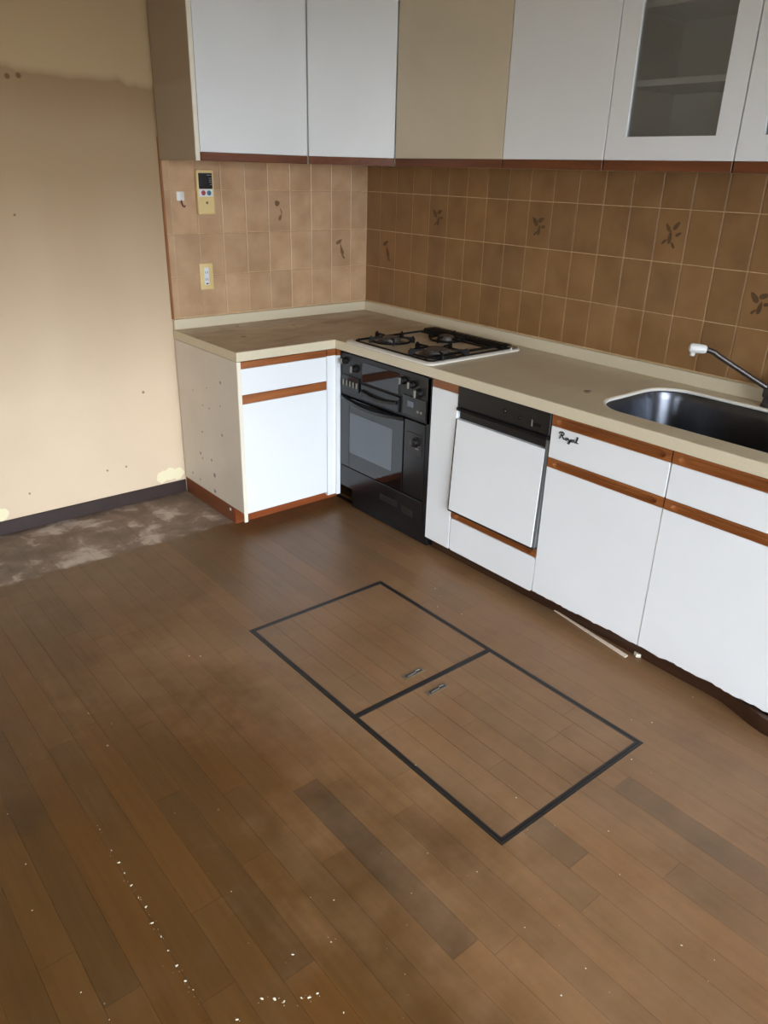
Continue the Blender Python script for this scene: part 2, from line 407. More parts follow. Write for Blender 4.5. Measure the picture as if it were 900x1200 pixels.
# floor: boards laid one by one on a dark subfloor
floor = struct(box('floor', XL, 0, YF, 0, -.10, -.013, 'subfloor', None, 0)); floor['label'] = 'scuffed brown varnished floorboards'
def plank_mesh(w):
    bm = bmesh.new(); c = .0003
    prof = [(-w/2, -.012), (w/2, -.012), (w/2, -c), (w/2-c, 0), (-w/2+c, 0), (-w/2, -c)]
    loft(bm, [[(x, y, z) for x, z in prof] for y in (-.5, .5)])
    bmesh.ops.recalc_face_normals(bm, faces=bm.faces); me = bpy.data.meshes.new('plank'); bm.to_mesh(me); bm.free(); me.materials.append(MAT['floor_board']); return me
PW = .075
pm = plank_mesh(PW-.0004)
def tone():
    t = random.gauss(.56, .036); r = random.random()
    c = (t*1.0, t*1.0, t*1.0)
    if r < .12: c = (t*.82, t*.86, t*.92)
    elif r < .30: c = (t*1.08, t*1.01, t*.93)
    return c+(1,)
FX0 = HX0-PW*19                       # columns of boards line up with the hatch edges
far = bmesh.new(); nplank = 0
def far_add(x, y0, y1):
    t0 = len(far.verts); addbox(far, x-PW/2+.0005, x+PW/2-.0005, y0+.0005, y1-.0005, -.012, 0)
k = 0
while True:
    xc = FX0+(k+.5)*PW; k += 1
    if xc-PW/2 < XL: continue
    if xc > -.53: break
    segs = [(-3.7, 0.0)]
    if HX0-.001 < xc < HX1+.001: segs = [(-3.7, HY2), (HY0, 0.0)]
    for (a, b2) in segs:
        y = b2 - random.uniform(.1, .8) if a < -4 else b2
        cuts = [b2]
        y = b2-random.uniform(.15, .75)
        while y > a+.12:
            cuts.append(y); y -= random.choice((.606, .75, .909, .909, 1.2))
        cuts.append(a)
        odd = None
        if abs(xc+1.125) < .01 and b2 < -2: cuts = [b2, -2.565, -3.12, a]; odd = 1
        if abs(xc+1.425) < .01 and b2 < -2: cuts = [b2, -2.655, -3.3, a]; odd = 0
        if abs(xc+1.80) < .01: cuts = [0, -.5, -1.25, -2.05, -2.65, -3.4, a]; odd = 3
        for y1, y0 in zip(cuts, cuts[1:]):
            seen = xc > -2.72 and y1 > -3.2 and not (xc > -1.15 and y0 > -.5) and (y1 > -2.35 or xc > -2.55)
            if not seen: far_add(xc, y0, y1); continue
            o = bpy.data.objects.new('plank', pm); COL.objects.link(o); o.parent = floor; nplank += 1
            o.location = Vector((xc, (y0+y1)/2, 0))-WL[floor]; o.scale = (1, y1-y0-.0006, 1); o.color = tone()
            if odd is not None and cuts.index(y1) == odd: c_ = tone(); o.color = (c_[1]*.50, c_[1]*.54, c_[1]*.64, 1)
addbox(far, XL, HX0-PW*19+PW*0, -3.7, 0, -.012, 0) if FX0 > XL else None
addbox(far, XL, 0, YF, -3.7005, -.012, 0)
addbox(far, -.5226, 0, -3.7, 0, -.012, 0)
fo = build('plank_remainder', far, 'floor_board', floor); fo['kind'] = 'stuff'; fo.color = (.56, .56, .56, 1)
print('planks', nplank)

bb = struct(box('baseboard_back', XL, -1.131, -.009, 0, .0, .062, 'baseboard_vinyl', None, .002)); bb['label'] = 'dark brown vinyl baseboard'
struct(box('baseboard_left', XL, XL+.009, VY1, -.01, 0, .062, 'baseboard_vinyl', None, .002))['label'] = 'dark brown vinyl baseboard along the plain wall'
tr = struct(box('trim_1', -1.131, -1.121, -.012, 0, H+.047, 1.60, 'trim_wood', None, .002)); tr['label'] = 'thin brown wooden strip ending the tiles'

# wall tiles, one by one on a bed of grout
def tile_mesh(w, h):
    bm = bmesh.new(); d, c = .008, .0022
    o = [(-w/2, -h/2), (w/2, -h/2), (w/2, h/2), (-w/2, h/2)]; i_ = [(-w/2+c, -h/2+c), (w/2-c, -h/2+c), (w/2-c, h/2-c), (-w/2+c, h/2-c)]
    loft(bm, [[(x, 0, z) for x, z in o], [(x, -d+.0012, z) for x, z in o], [(x, -d, z) for x, z in i_]])
    bmesh.ops.recalc_face_normals(bm, faces=bm.faces); me = bpy.data.meshes.new('tile'); bm.to_mesh(me); bm.free(); me.materials.append(MAT['tile_glaze']); return me
GAP = .0032
tm = tile_mesh(TW-GAP, TT-GAP)
ROWS = [ZA-TT, ZA, ZA+TT, ZA+2*TT]
def flower(tile, kind, wall):
    """flat brown flower print on a tile, a skin of glaze colour in low relief"""
    bm = bmesh.new(); c = WL[tile]
    def petal(u, v, ang, l, w):
        pts = []
        for i in range(10):
            a = 2*math.pi*i/10; pu, pv = l*math.cos(a), w*math.sin(a)*(1-.35*math.cos(a))
            pts.append((u+pu*math.cos(ang)-pv*math.sin(ang), v+pu*math.sin(ang)+pv*math.cos(ang)))
        wl = []
        for off in (-.0081, -.0084):
            wl.append([(c.x+p[0], c.y+off, c.z+p[1]) if wall == 1 else (c.x+off, c.y-p[0], c.z+p[1]) for p in pts])
        loft(bm, wl)
    if kind == 0:
        petal(-.01, .035, .2, .014, .013); petal(.004, -.028, 1.1, .016, .008); petal(.01, .0, 1.9, .014, .003)
    elif kind == 1:
        petal(-.012, .032, .5, .022, .009); petal(.006, -.012, 1.9, .024, .010); petal(.014, -.042, 2.3, .016, .005); petal(-.002, .012, 1.6, .016, .003)
    elif kind == 2:
        for u, v, a, l, w in ((-.016, .028, 2.2, .017, .007), (.016, .036, .9, .018, .008), (.028, .008, .5, .013, .006), (-.004, -.004, 1.5, .024, .008), (-.024, -.02, .7, .013, .005), (.012, -.03, 2.2, .013, .005)): petal(u, v, a, l, w)
    else:
        for u, v, a, l, w in ((-.02, .012, 2.3, .022, .010), (.012, .02, .4, .018, .009), (.004, -.02, 1.4, .022, .008), (.026, -.006, .2, .012, .006), (-.014, -.034, .8, .012, .005)): petal(u, v, a, l, w)
    build('flower_print', bm, 'print_brown' if wall == 1 else 'print_dark', tile)
for wall, parent in ((1, wall_back), (2, wall_right)):
    if wall == 1: box('grout_bed', -1.121, -.004, -.0052, 0, H+.02, 1.60, 'grout', parent, 0)
    else: box('grout_bed', -.0052, 0, -3.45, -.004, H+.02, 1.60, 'grout', parent, 0)
    o0 = -.0095 if wall == 1 else -.0028
    prints = {(4, 2): 0, (1, 1): 1} if wall == 1 else {(1, 1): 1, (4, 2): 3, (9, 2): 3, (14, 2): 2, (17, 1): 3, (20, 2): 2}
    for r, z in enumerate(ROWS):
        for c in range(10 if wall == 1 else 28):
            a = max(o0+c*TW, .0095); b2 = o0+(c+1)*TW
            if wall == 1: b2 = min(b2, 1.122)
            if b2-a < .012: continue
            mid = -(a+b2)/2; cen = Vector((mid, 0, z+TT/2)) if wall == 1 else Vector((0, mid, z+TT/2))
            o = bpy.data.objects.new('tile', tm); COL.objects.link(o); o.parent = parent; WL[o] = cen
            o.location = cen-WL[parent]; o.scale = ((b2-a-GAP)/(TW-GAP), 1, 1)
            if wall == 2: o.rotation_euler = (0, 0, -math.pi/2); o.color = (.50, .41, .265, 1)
            if (c, r) in prints:
                WL[o] = cen
                bmf = flower
                # the print is built in world axes; keep it unrotated by parenting through the inverse
                o2 = o
                flower(o2, prints[(c, r)], wall)
                ch = o2.children[0]; ch.location = (0, 0, 0); off = Vector((WL[ch]-cen))
                if wall == 2:
                    ch.rotation_euler = (0, 0, math.pi/2); ch.location = Matrix.Rotation(math.pi/2, 3, 'Z') @ off
                else: ch.location = off
                ch.scale = (1, 1, 1)

# ================================================================== COUNTER RUN
FX = -.605       # door plane of the sink run (faces -x)
FY = -.578       # door plane of the short run (faces -y)
mpx = lambda u, w, z: (FX-w, -u, z)          # u runs away from the corner along the sink run
mpy = lambda u, w, z: (u, FY-w, z)

ct = thing('kitchen_countertop', 'beige stained L-shaped countertop holding the sink and gas cooktop', 'countertop', (-.4, -.3, H-TH))
cu = bpy.data.curves.new('c', 'CURVE'); cu.dimensions = '2D'; cu.fill_mode = 'BOTH'; cu.extrude = TH/2-.003; cu.bevel_depth = .003; cu.bevel_resolution = 1; cu.offset = -.003
SINK = (-.314, -2.275, .224, .385, .125)
CYE = -3.18
for lp in ([(-.0055, -.0055), (-.0055, CYE), (-.630, CYE), (-.630, -.583), (-1.130, -.583), (-1.130, -.0055)], [p[:2] for p in rrect(SINK[0], SINK[1], SINK[2], SINK[3], SINK[4], 0, 8)],
           [p[:2] for p in rrect(-.365, -.935, .225, .245, .02, 0, 3)]):
    sp = cu.splines.new('POLY'); sp.points.add(len(lp)-1); sp.use_cyclic_u = True
    for q, p in zip(sp.points, lp): q.co = (p[0], p[1], 0, 1)
tmp = bpy.data.objects.new('t', cu); COL.objects.link(tmp); dg = bpy.context.evaluated_depsgraph_get()
me = bpy.data.meshes.new_from_object(tmp.evaluated_get(dg)); bpy.data.objects.remove(tmp)
bm = bmesh.new(); bm.from_mesh(me); bmesh.ops.remove_doubles(bm, verts=bm.verts, dist=1e-5)
for v in bm.verts: v.co.z += H-TH/2
for f_ in bm.faces: f_.smooth = False
build('slab', bm, 'counter_stone', ct)
bm = bmesh.new(); tube(bm, rrect(SINK[0], SINK[1], SINK[2]-.002, SINK[3]-.002, SINK[4]-.002, H-.0065, 8), .0052, 6, True); build('sink_rim', bm, 'rim_white', ct, True)
box('upstand', -1.128, -.022, -.022, -.0056, H-.001, H+.047, 'counter_stone', ct, .002)
box('upstand', -.022, -.0056, CYE, -.0056, H-.001, H+.047, 'counter_stone', ct, .002)

# ---- corner base cabinet of the short run
bc = thing('base_cabinet', 'white base cabinet under the short counter leg, spotted side panel exposed', 'cabinet', (-.88, -.30, 0), 'base cabinets')
box('side_panel', -1.130, -1.112, -.578, -.012, .078, H-TH-.001, 'side_laminate', bc, .0006)
box('edge_strip', -1.130, -1.1115, -.583, -.578, .036, H-TH-.001, 'cream_edge', bc, .001)
box('carcass', -1.111, -.64, -.558, -.012, .078, H-TH-.002, 'cabinet_carcass', bc, 0)
dr = box('drawer', -1.110, -.6745, FY, -.558, .6165, .7265, 'white_laminate', bc, .0012)
slot_strip('pull_rail', -1.110, -.6745, .7275, H-TH-.003, mpy, 'wood_along_x', dr, slot=False)
do = box('door', -1.110, -.6745, FY, -.558, .073, .576, 'white_laminate', bc, .0012)
slot_strip('pull_rail', -1.110, -.6745, .577, .6150, mpy, 'wood_along_x', do, slot=False)
bm = bmesh.new(); prism(bm, [(-.672, FY), (-.627, FY), (-.627, -.592), (-.607, -.592), (-.607, -.56), (-.672, -.56)], .055, .7285); build('corner_filler', bm, 'white_laminate', bc)
bm = bmesh.new(); prism(bm, [(-.672, FY), (-.627, FY), (-.627, -.592), (-.607, -.592), (-.607, -.56), (-.672, -.56)], .7295, H-TH-.003); build('filler_rail', bm, 'wood_along_x', bc)
bm = bmesh.new(); prism(bm, [(-1.129, -.012), (-1.129, -.4996), (-.5612, -.4996), (-.5612, -.60), (-.5812, -.60), (-.5812, -.4796), (-1.109, -.4796), (-1.109, -.012)][::-1], .0005, .0765)
bm.free()
box('toe_kick', -1.130, -.5612, -.500, -.482, .0005, .0765, 'kick_wood_x', bc, .001)
box('toe_kick', -1.130, -1.114, -.482, -.012, .0005, .0765, 'kick_wood_y', bc, .001)
box('screw_cap', -1.1312, -1.1300, -.462, -.448, .052, .064, 'white_plastic', bc, .001)

# ---- built-in oven
ov = thing('built_in_oven', 'black built-in gas oven with glass door under the cooktop', 'oven', (-.33, -.895, 0))
OY0, OY1 = -.593, -1.197
box('body', -.05, -.588, OY0-.004, OY1+.004, .105, H-TH-.004, 'black_plastic', ov, .002)
box('plinth', -.05, -.585, -.655, OY1+.004, .004, .105, 'black_enamel', ov, .002)
cp = box('control_panel', -.588, FX, OY0, OY1, .553, .748, 'black_plastic', ov, .003)
box('display_window', FX+.001, FX-.003, -.752, -1.000, .640, .728, 'black_glass', cp, .001)
def knob(y, z, s=1.0, parent=None):
    k = thing_part = None
    bm = bmesh.new(); lathe(bm, (FX, y, z), [(.019*s, 0), (.019*s, -.006), (.0165*s, -.008), (.0155*s, -.020), (.013*s, -.022)], 'x', 20)
    kb = build('knob', bm, 'black_plastic', parent, True)
    bm = bmesh.new(); addbox(bm, FX-.022, FX-.030, y-.0045*s, y+.0045*s, z-.015*s, z+.015*s); bev(bm, .002, 2); build('knob_grip', bm, 'knob_face', kb, True)
knob(-.628, .712, .85, cp); knob(-.700, .688, 1, cp)
knob(-1.030, .706, .9, cp); knob(-1.083, .699, .9, cp); knob(-1.125, .672, 1.05, cp)
sl = box('slider_panel', FX+.001, FX-.008, -.608, -.735, .585, .648, 'black_enamel', cp, .002)
for i in range(5): box('slider', FX-.008, FX-.015, -.624-i*.024, -.631-i*.024, .603, .628, 'knob_face', sl, .0015)
# grill drawer with a scooped handle
gd = box('grill_front', FX+.001, FX-.010, -.752, -1.010, .563, .632, 'black_enamel', cp, .003)
bm = bmesh.new()
loft(bm, [[(FX-.010-d, -.768-t*.228, .602+zz2-.012*math.sin(math.pi*t)) for (d, zz2) in ((0, .010), (.014+.006*math.sin(math.pi*t), .006), (.016+.006*math.sin(math.pi*t), -.004), (0, -.008))] for t in [i/10 for i in range(11)]])
build('grill_handle', bm, 'black_plastic', gd, True)
rp = box('timer_panel', FX+.001, FX-.004, -1.028, -1.172, .566, .650, 'black_enamel', cp, .002)
box('timer_display', FX-.004, FX-.006, -1.060, -1.098, .604, .630, 'window_glass_tint', rp, .001)
for yy_ in (-1.125, -1.145): box('timer_button', FX-.004, FX-.007, yy_-.006, yy_+.006, .590, .600, 'knob_face', rp, .001)
# oven door
od = box('oven_door', -.588, FX-.004, OY0, -1.040, .212, .545, 'black_glass', ov, .002)
box('door_window', FX-.004, FX-.0055, -.668, -.970, .288, .481, 'window_glass_tint', od, .0005)
bm = bmesh.new()
loft(bm, [[(FX-.004-d, -.606-t*.428, .548+zz2-.016*math.sin(math.pi*t)) for (d, zz2) in ((0, .004), (.004+.020*math.sin(math.pi*t)**.6, .002), (.005+.021*math.sin(math.pi*t)**.6, -.010), (0, -.016))] for t in [i/14 for i in range(15)]])
build('door_handle', bm, 'black_plastic', od, True)
sp_ = box('side_panel', -.588, FX-.001, -1.043, -1.172, .212, .548, 'black_enamel', ov, .002)
tp = box('timer_plate', FX-.001, FX-.003, -1.058, -1.155, .405, .497, 'window_glass_tint', sp_, .001); MAT['plate_grey'] = simple('plate_grey', (34, 32, 31), .3)
tp.data.materials[0] = MAT['plate_grey']
bm = bmesh.new(); lathe(bm, (FX-.003, -1.118, .462), [(.024, 0), (.024, -.004), (.019, -.006), (.017, -.018), (.012, -.021)], 'x', 20); kb = build('timer_dial', bm, 'black_plastic', sp_, True)
for zz_ in (.447, .436): box('indicator', FX-.003, FX-.005, -1.118, -1.140, zz_-.0025, zz_+.0025, 'knob_face', sp_, .0005)
box('stile', -.588, FX, -1.175, OY1, .105, .748, 'black_enamel', ov, .0015)
lp_ = box('drawer_front', -.588, FX-.002, OY0, -1.172, .105, .207, 'black_enamel', ov, .002)
box('reflection_patch', FX-.002, FX-.0026, -.892, -1.015, .128, .158, 'plate_grey', lp_, 0)  # grey patches drawing blurry reflections on the drawer front
box('reflection_patch', FX-.002, FX-.0026, -1.045, -1.120, .116, .150, 'plate_grey', lp_, 0)

# ---- narrow filler cabinet
nc = thing('base_cabinet', 'narrow white base cabinet between the black oven and the dishwasher', 'cabinet', (-.33, -1.271, 0), 'base cabinets')
box('carcass', -.03, -.585, -1.201, -1.343, .058, H-TH-.002, 'cabinet_carcass', nc, 0)
d_ = box('door', -.585, FX, -1.200, -1.3445, .057, .7175, 'white_laminate', nc, .0015)
slot_strip('pull_rail', 1.200, 1.3445, .7185, H-TH-.004, mpx, 'wood_along_y', d_, slot=False)

# ---- dishwasher
dw = thing('dishwasher', 'built-in dishwasher with white door and black control panel', 'dishwasher', (-.33, -1.573, 0))
box('body', -.03, -.583, -1.349, -1.796, .245, H-TH-.004, 'black_plastic', dw, 0)
cpd = box('control_panel', -.583, FX-.004, -1.348, -1.797, .672, H-TH-.006, 'black_plastic', dw, .003)
box('handle_recess', -.583, FX+.012, -1.350, -1.795, .622, .672, 'black_plastic', dw, .001)
bm = bmesh.new()
loft(bm, [[(FX-.004, y, .672), (FX-.012, y, .668), (FX-.010, y, .658), (FX+.004, y, .662)] for y in (-1.352, -1.793)])
build('grip_lip', bm, 'black_enamel', dw)
for y, z, w, m_ in ((-1.588, .712, .009, 'black_enamel'), (-1.660, .704, .007, 'black_enamel')):
    bm = bmesh.new(); lathe(bm, (FX-.004, y, z), [(w, 0), (w, -.003), (w*.8, -.005)], 'x', 16); build('button', bm, m_, cpd, True)
box('switch', FX-.004, FX-.006, -1.716, -1.720, .688, .712, 'knob_face', cpd, .0005)
box('indicator_window', FX-.004, FX-.005, -1.728, -1.762, .692, .704, 'black_glass', cpd, .0005)
# the white door hangs slightly proud at its foot
def wedge(y0, y1, z0, z1, xt, xb, xin):
    bm = bmesh.new(); loft(bm, [[(xin, y, z0), (xb, y, z0), (xt, y, z1), (xin, y, z1)] for y in (y0, y1)]); return bm
dd = build('door', wedge(-1.352, -1.785, .246, .622, FX-.004, FX-.020, -.59), 'white_laminate', dw)
build('edge_trim', wedge(-1.7855, -1.796, .243, .655, FX-.001, FX-.015, -.59), 'dull_steel', dd)
build('edge_trim', wedge(-1.3475, -1.3515, .243, .622, FX-.005, FX-.021, -.59), 'black_plastic', dd)
build('edge_trim', wedge(-1.3475, -1.796, .239, .2455, FX-.020, FX-.020, -.59), 'black_plastic', dd)
kp = thing('kick_drawer', 'low white panel with wooden rail under the dishwasher door', 'drawer', (-.33, -1.573, 0))
box('carcass', -.03, -.585, -1.349, -1.796, .060, .234, 'cabinet_carcass', kp, 0)
bm = bmesh.new(); ys = rrect(-1.573, .129, .2225, .071, .012, 0, 4)
loft(bm, [[(x, p[0], p[1]) for p in ys] for x in (-.585, FX)]); pn = build('front_panel', bm, 'white_laminate', kp)
slot_strip('pull_rail', 1.3495, 1.7965, .203, .237, mpx, 'wood_along_y', pn)

# ---- sink cabinets with ragged, water-swollen door bottoms
def ragged(y0, y1, z0, z1, amp, seed, mat, parent):
    rnd = random.Random(seed); bm = bmesh.new(); N = 34; pts = []; ph = rnd.random()*6
    for i in range(N+1):
        t = i/N; zz_ = z0+amp*(.5*math.sin(t*9+ph)+.5*math.sin(t*23+2*ph)+rnd.uniform(-.7, .9)) if 0 < i < N else z0
        pts.append((y0+(y1-y0)*t, zz_))
    loops = []
    for x in (-.585, FX): loops.append([(x, p[0], p[1]) for p in pts]+[(x, y1, z1), (x, y0, z1)])
    a = [bm.verts.new(p) for p in loops[0]]; c = [bm.verts.new(p) for p in loops[1]]; k = len(a)
    bm.faces.new(a); bm.faces.new(c)
    for i in range(k): bm.faces.new((a[i], a[(i+1) % k], c[(i+1) % k], c[i]))
    bmesh.ops.triangulate(bm, faces=[f_ for f_ in bm.faces if len(f_.verts) > 4])
    return build('door', bm, mat, parent)
def sink_cab(label, y0, y1, seed, logo=False, end=False):
    t = thing('base_cabinet', label, 'cabinet', (-.33, (y0+y1)/2, 0), 'base cabinets')
    ya, yb = y0-.0012, y1+.0012
    boxes('carcass', [(-.03, -.585, ya, ya-.016, .068, .56), (-.03, -.585, yb, yb+.016, .068, .56), (-.03, -.585, ya-.016, yb+.016, .068, .084), (-.03, -.036, ya-.016, yb+.016, .084, H-TH-.002)], 'cabinet_carcass', t)
    if end: box('end_panel', -.03, -.585, yb+.001, yb+.016, .561, H-TH-.002, 'cabinet_carcass', t, 0)
    d = box('drawer', -.585, FX, ya, yb, .5985, .7115, 'white_laminate', t, .0015)
    slot_strip('pull_rail', -ya, -yb, .7125, H-TH-.004, mpx, 'wood_along_y', d)
    e = ragged(ya, yb, .064, .5625, .0028, seed, 'white_laminate', t)
    slot_strip('pull_rail', -ya, -yb, .5635, .5975, mpx, 'wood_along_y', e)
    box('edge_band', -.60, FX-.0004, yb-.0008, yb+.0006, .07, .56, 'white_plastic', e, 0)
    if logo:
        # chromed script badge reading Royal
        bm = bmesh.new(); S = .0075; oy, oz = -1.840, .684
        strokes = [[(0, -1), (.35, 0), (.7, 1.1), (.9, 2.0)], [(-.4, 1.3), (.1, 2.1), (1.2, 2.3), (2.0, 1.9), (1.9, 1.1), (1.0, .7), (.6, .8)], [(1.0, .7), (1.6, .0), (2.2, -.8), (2.7, -.7)],
                   [(3.4, .2), (2.9, -.1), (2.9, -.7), (3.4, -.9), (3.8, -.5), (3.7, .1), (3.4, .2), (4.3, .1)], [(4.4, .2), (4.5, -.6), (5.1, -.8), (5.6, -.2), (5.7, .3)], [(5.7, .3), (5.4, -1.2), (4.9, -2.3), (4.3, -2.2), (4.6, -1.5), (6.0, -.7)],
                   [(7.2, .1), (6.6, .2), (6.2, -.3), (6.5, -.9), (7.1, -.6), (7.3, .2), (7.3, -.6), (7.8, -.8)], [(7.8, -.8), (8.6, .4), (8.9, 2.0), (8.5, 2.0), (8.3, .3), (8.5, -.8), (9.2, -.6)]]
        for s_ in strokes:
            tube(bm, [(FX-.0018, oy-.0085*p[0]*.98, oz+S*p[1]) for p in s_], .0021, 6)
        build('script_emblem', bm, 'emblem_dark', d, True)
    return t
simple('emblem_dark', (58, 60, 62), .3, metal=.7)
sink_cab('white sink cabinet with a script emblem on its drawer, beside the dishwasher', -1.799, -2.2545, 3, True)
sink_cab('white sink cabinet with torn door foot, at the frame edge below the faucet', -2.2565, -2.7120, 5)
sink_cab('white sink cabinet beyond the faucet at the far end of the run', -2.7140, -3.1700, 9, end=True)
tk = thing('toe_board', 'brown wooden toe board darkened with painted shade under the sink cabinets, bulging forward at one end', 'toe board', (-.57, -1.9, 0))
bm = bmesh.new(); st_ = []
for i in range(40):
    y = -1.20-i*(1.95/39); t = max(0, min(1, (-y-2.52)/.20)); x = -.5615-.012*max(0, min(1, (-y-1.9)/.5))-.050*(t*t*(3-2*t))
    st_.append((x, y))
loft(bm, [[(x, y, .0005), (x+.014, y, .0005), (x+.014, y, 0.056), (x, y, .056-.004*max(0, min(1, (-y-2.5)/.2)))] for x, y in st_])
build('board', bm, 'toe_wood_shade', tk, True)

# ---- sink bowl
sk = thing('kitchen_sink', 'dark stainless steel sink bowl sunk into the counter', 'sink', (SINK[0], SINK[1], .56))
bm = bmesh.new(); cx, cy, hx, hy, r_ = SINK; zt = H-.012
prof = [(-.0012, zt), (-.0030, zt-.004), (-.010, zt-.03), (-.016, zt-.14), (-.022, zt-.158), (-.036, zt-.170), (-.06, zt-.174), (-.15, zt-.178), (-.19, zt-.180)]
loops = [rrect(cx, cy, hx+d, hy+d, max(.02, r_+d) if d > -.1 else max(.02, (r_+d)), z, 8) for d, z in prof]
loft(bm, loops, False, True)
bowl = build('bowl', bm, 'sink_steel', sk, True)
bowl.modifiers.new('thick', 'SOLIDIFY').thickness = .0012
bm = bmesh.new(); lathe(bm, (cx, cy, zt-.1795), [(.055, 0), (.055, .003), (.045, .0035), (.03, .0015), (.01, .0015)], 'z', 24); build('drain', bm, 'drain_steel', sk, True)

# ---- faucet
fc = thing('kitchen_faucet', 'dark single-lever faucet with white spray head behind the sink', 'faucet', (-.066, -2.268, H))
bm = bmesh.new(); lathe(bm, (-.060, -2.268, H), [(.028, .0004), (.028, .006), (.024, .010), (.022, .035), (.0235, .04), (.0235, .066), (.020, .074), (.012, .078)], 'z', 24); build('base', bm, 'faucet_metal', fc, True)
P0 = Vector((-.066, -2.262, .858)); P3 = Vector((-.205, -2.075, .976)); P1 = P0.lerp(P3, .78); P1.z = .958; P2 = P0.lerp(P3, .9); P2.z = .973
pts = [P0.lerp(P1, i/5) for i in range(6)]+[P1.lerp(P2, .5)+Vector((0, 0, .0025)), P2, P3]
bm = bmesh.new(); tube(bm, pts, .0092, 14); build('spout', bm, 'faucet_metal', fc, True)
dv = (P3-P0); dv.z = 0; dv.normalize(); dv.z = .05; q = P3
bm = bmesh.new(); tube(bm, [q-dv*.012, q-dv*.008, q+dv*.004, q+dv*.034, q+dv*.042, q+dv*.045], [.010, .0135, .0155, .0165, .013, .006], 16); build('spray_head', bm, 'white_plastic', fc, True)
bm = bmesh.new(); e_ = q+dv*.030; lathe(bm, (e_.x, e_.y, e_.z-.026), [(.007, 0), (.0085, .002), (.0085, .014)], 'z', 14); build('nozzle', bm, 'white_plastic', fc, True)
bm = bmesh.new(); tube(bm, [(-.060, -2.268, .874), (-.062, -2.285, .888), (-.066, -2.325, .905), (-.07, -2.355, .912)], [.012, .010, .007, .008], 12); build('lever', bm, 'faucet_metal', fc, True)
box('mixer_block', -.042, -.094, -2.250, -2.290, H+.034, H+.066, 'faucet_metal', fc, .006, 2)

# ---- gas cooktop
ck = thing('gas_cooktop', 'white-rimmed three-burner gas cooktop with black pan supports', 'cooktop', (-.365, -.935, H))
CX, CY, CHX, CHY = -.365, -.932, .272, .280
bm = bmesh.new()
loft(bm, [rrect(CX, CY, CHX-.004, CHY-.004, .03, H+.0004, 5), rrect(CX, CY, CHX, CHY, .032, H+.003, 5), rrect(CX, CY, CHX, CHY, .032, H+.007, 5), rrect(CX, CY, CHX-.005, CHY-.005, .03, H+.011, 5),
          rrect(CX, CY, CHX-.026, CHY-.026, .022, H+.011, 5), rrect(CX, CY, CHX-.032, CHY-.032, .02, H+.004, 5)])
build('rim_plate', bm, 'white_enamel', ck, True)
simple('pan_enamel', (196, 178, 150), .4, var=.25, scale=18)
bm = bmesh.new(); prism(bm, [p[:2] for p in rrect(CX, CY, CHX-.034, CHY-.034, .02, 0, 4)], H+.0042, H+.0062); build('drip_tray', bm, 'pan_enamel', ck)
bm = bmesh.new(); tube(bm, rrect(CX+.0, CY, CHX-.034, CHY-.034, .025, H+.0115, 4), .0045, 6, True); build('support_frame', bm, 'cast_iron', ck, True)
BURN = [(-.478, -.790, .040), (-.478, -1.085, .050), (-.250, -.900, .034)]
for bx_, by_, br in BURN:
    bm = bmesh.new(); lathe(bm, (bx_, by_, H+.0062), [(br*1.55, 0), (br*1.55, .003), (br*1.2, .005), (br, .006), (br, .018), (br*.92, .020)], 'z', 28); bu = build('burner', bm, 'burner_metal', ck, True)
    bm = bmesh.new(); lathe(bm, (bx_, by_, H+.0262), [(br*.93, 0), (br*.95, .004), (br*.7, .0065), (br*.2, .0065)], 'z', 28); build('burner_cap', bm, 'burner_metal', bu, True)
    R_ = br*2.15
    bm = bmesh.new(); tube(bm, ring((bx_, by_, H+.016), R_, 28), .0045, 6, True); gt = build('pan_support', bm, 'cast_iron', ck, True)
    nf = 5 if br > .035 else 4
    for j in range(nf):
        a = 2*math.pi*j/nf+.35; ca, sa = math.cos(a), math.sin(a)
        bm = bmesh.new()
        prof_ = [(R_*1.22, .011), (R_*1.22, .030), (R_*1.12, .041), (R_*1.0, .035), (R_*.55, .035), (R_*.52, .030), (R_*.95, .025), (R_*1.05, .011)]
        lp2 = []
        for s_ in (-.003, .003): lp2.append([(bx_+r0*ca-s_*sa, by_+r0*sa+s_*ca, H+z0) for r0, z0 in prof_])
        loft(bm, lp2); build('finger', bm, 'cast_iron', gt)
# raised black exhaust vent along the back edge, with slots, and a small chrome igniter plate at its end
gv = box('rear_vent', -.106, -.178, -.668, -1.165, H+.006, H+.021, 'cast_iron', ck, .005, 2)
for j in range(16): box('vent_slot', -.120, -.150, -.685-j*.029, -.700-j*.029, H+.0210, H+.0232, 'black_plastic', gv, .001)
bm = bmesh.new(); prism(bm, [p[:2] for p in rrect(-.137, -1.186, .022, .016, .008, 0, 4)], H+.0108, H+.020); build('vent_end_cap', bm, 'chrome', ck)
box('cross_bar', -.24, -.25, -.72, -1.15, H+.016, H+.024, 'cast_iron', ck, .002)
box('cross_bar', -.170, -.59, -1.128, -1.138, H+.011, H+.020, 'cast_iron', ck, .002)

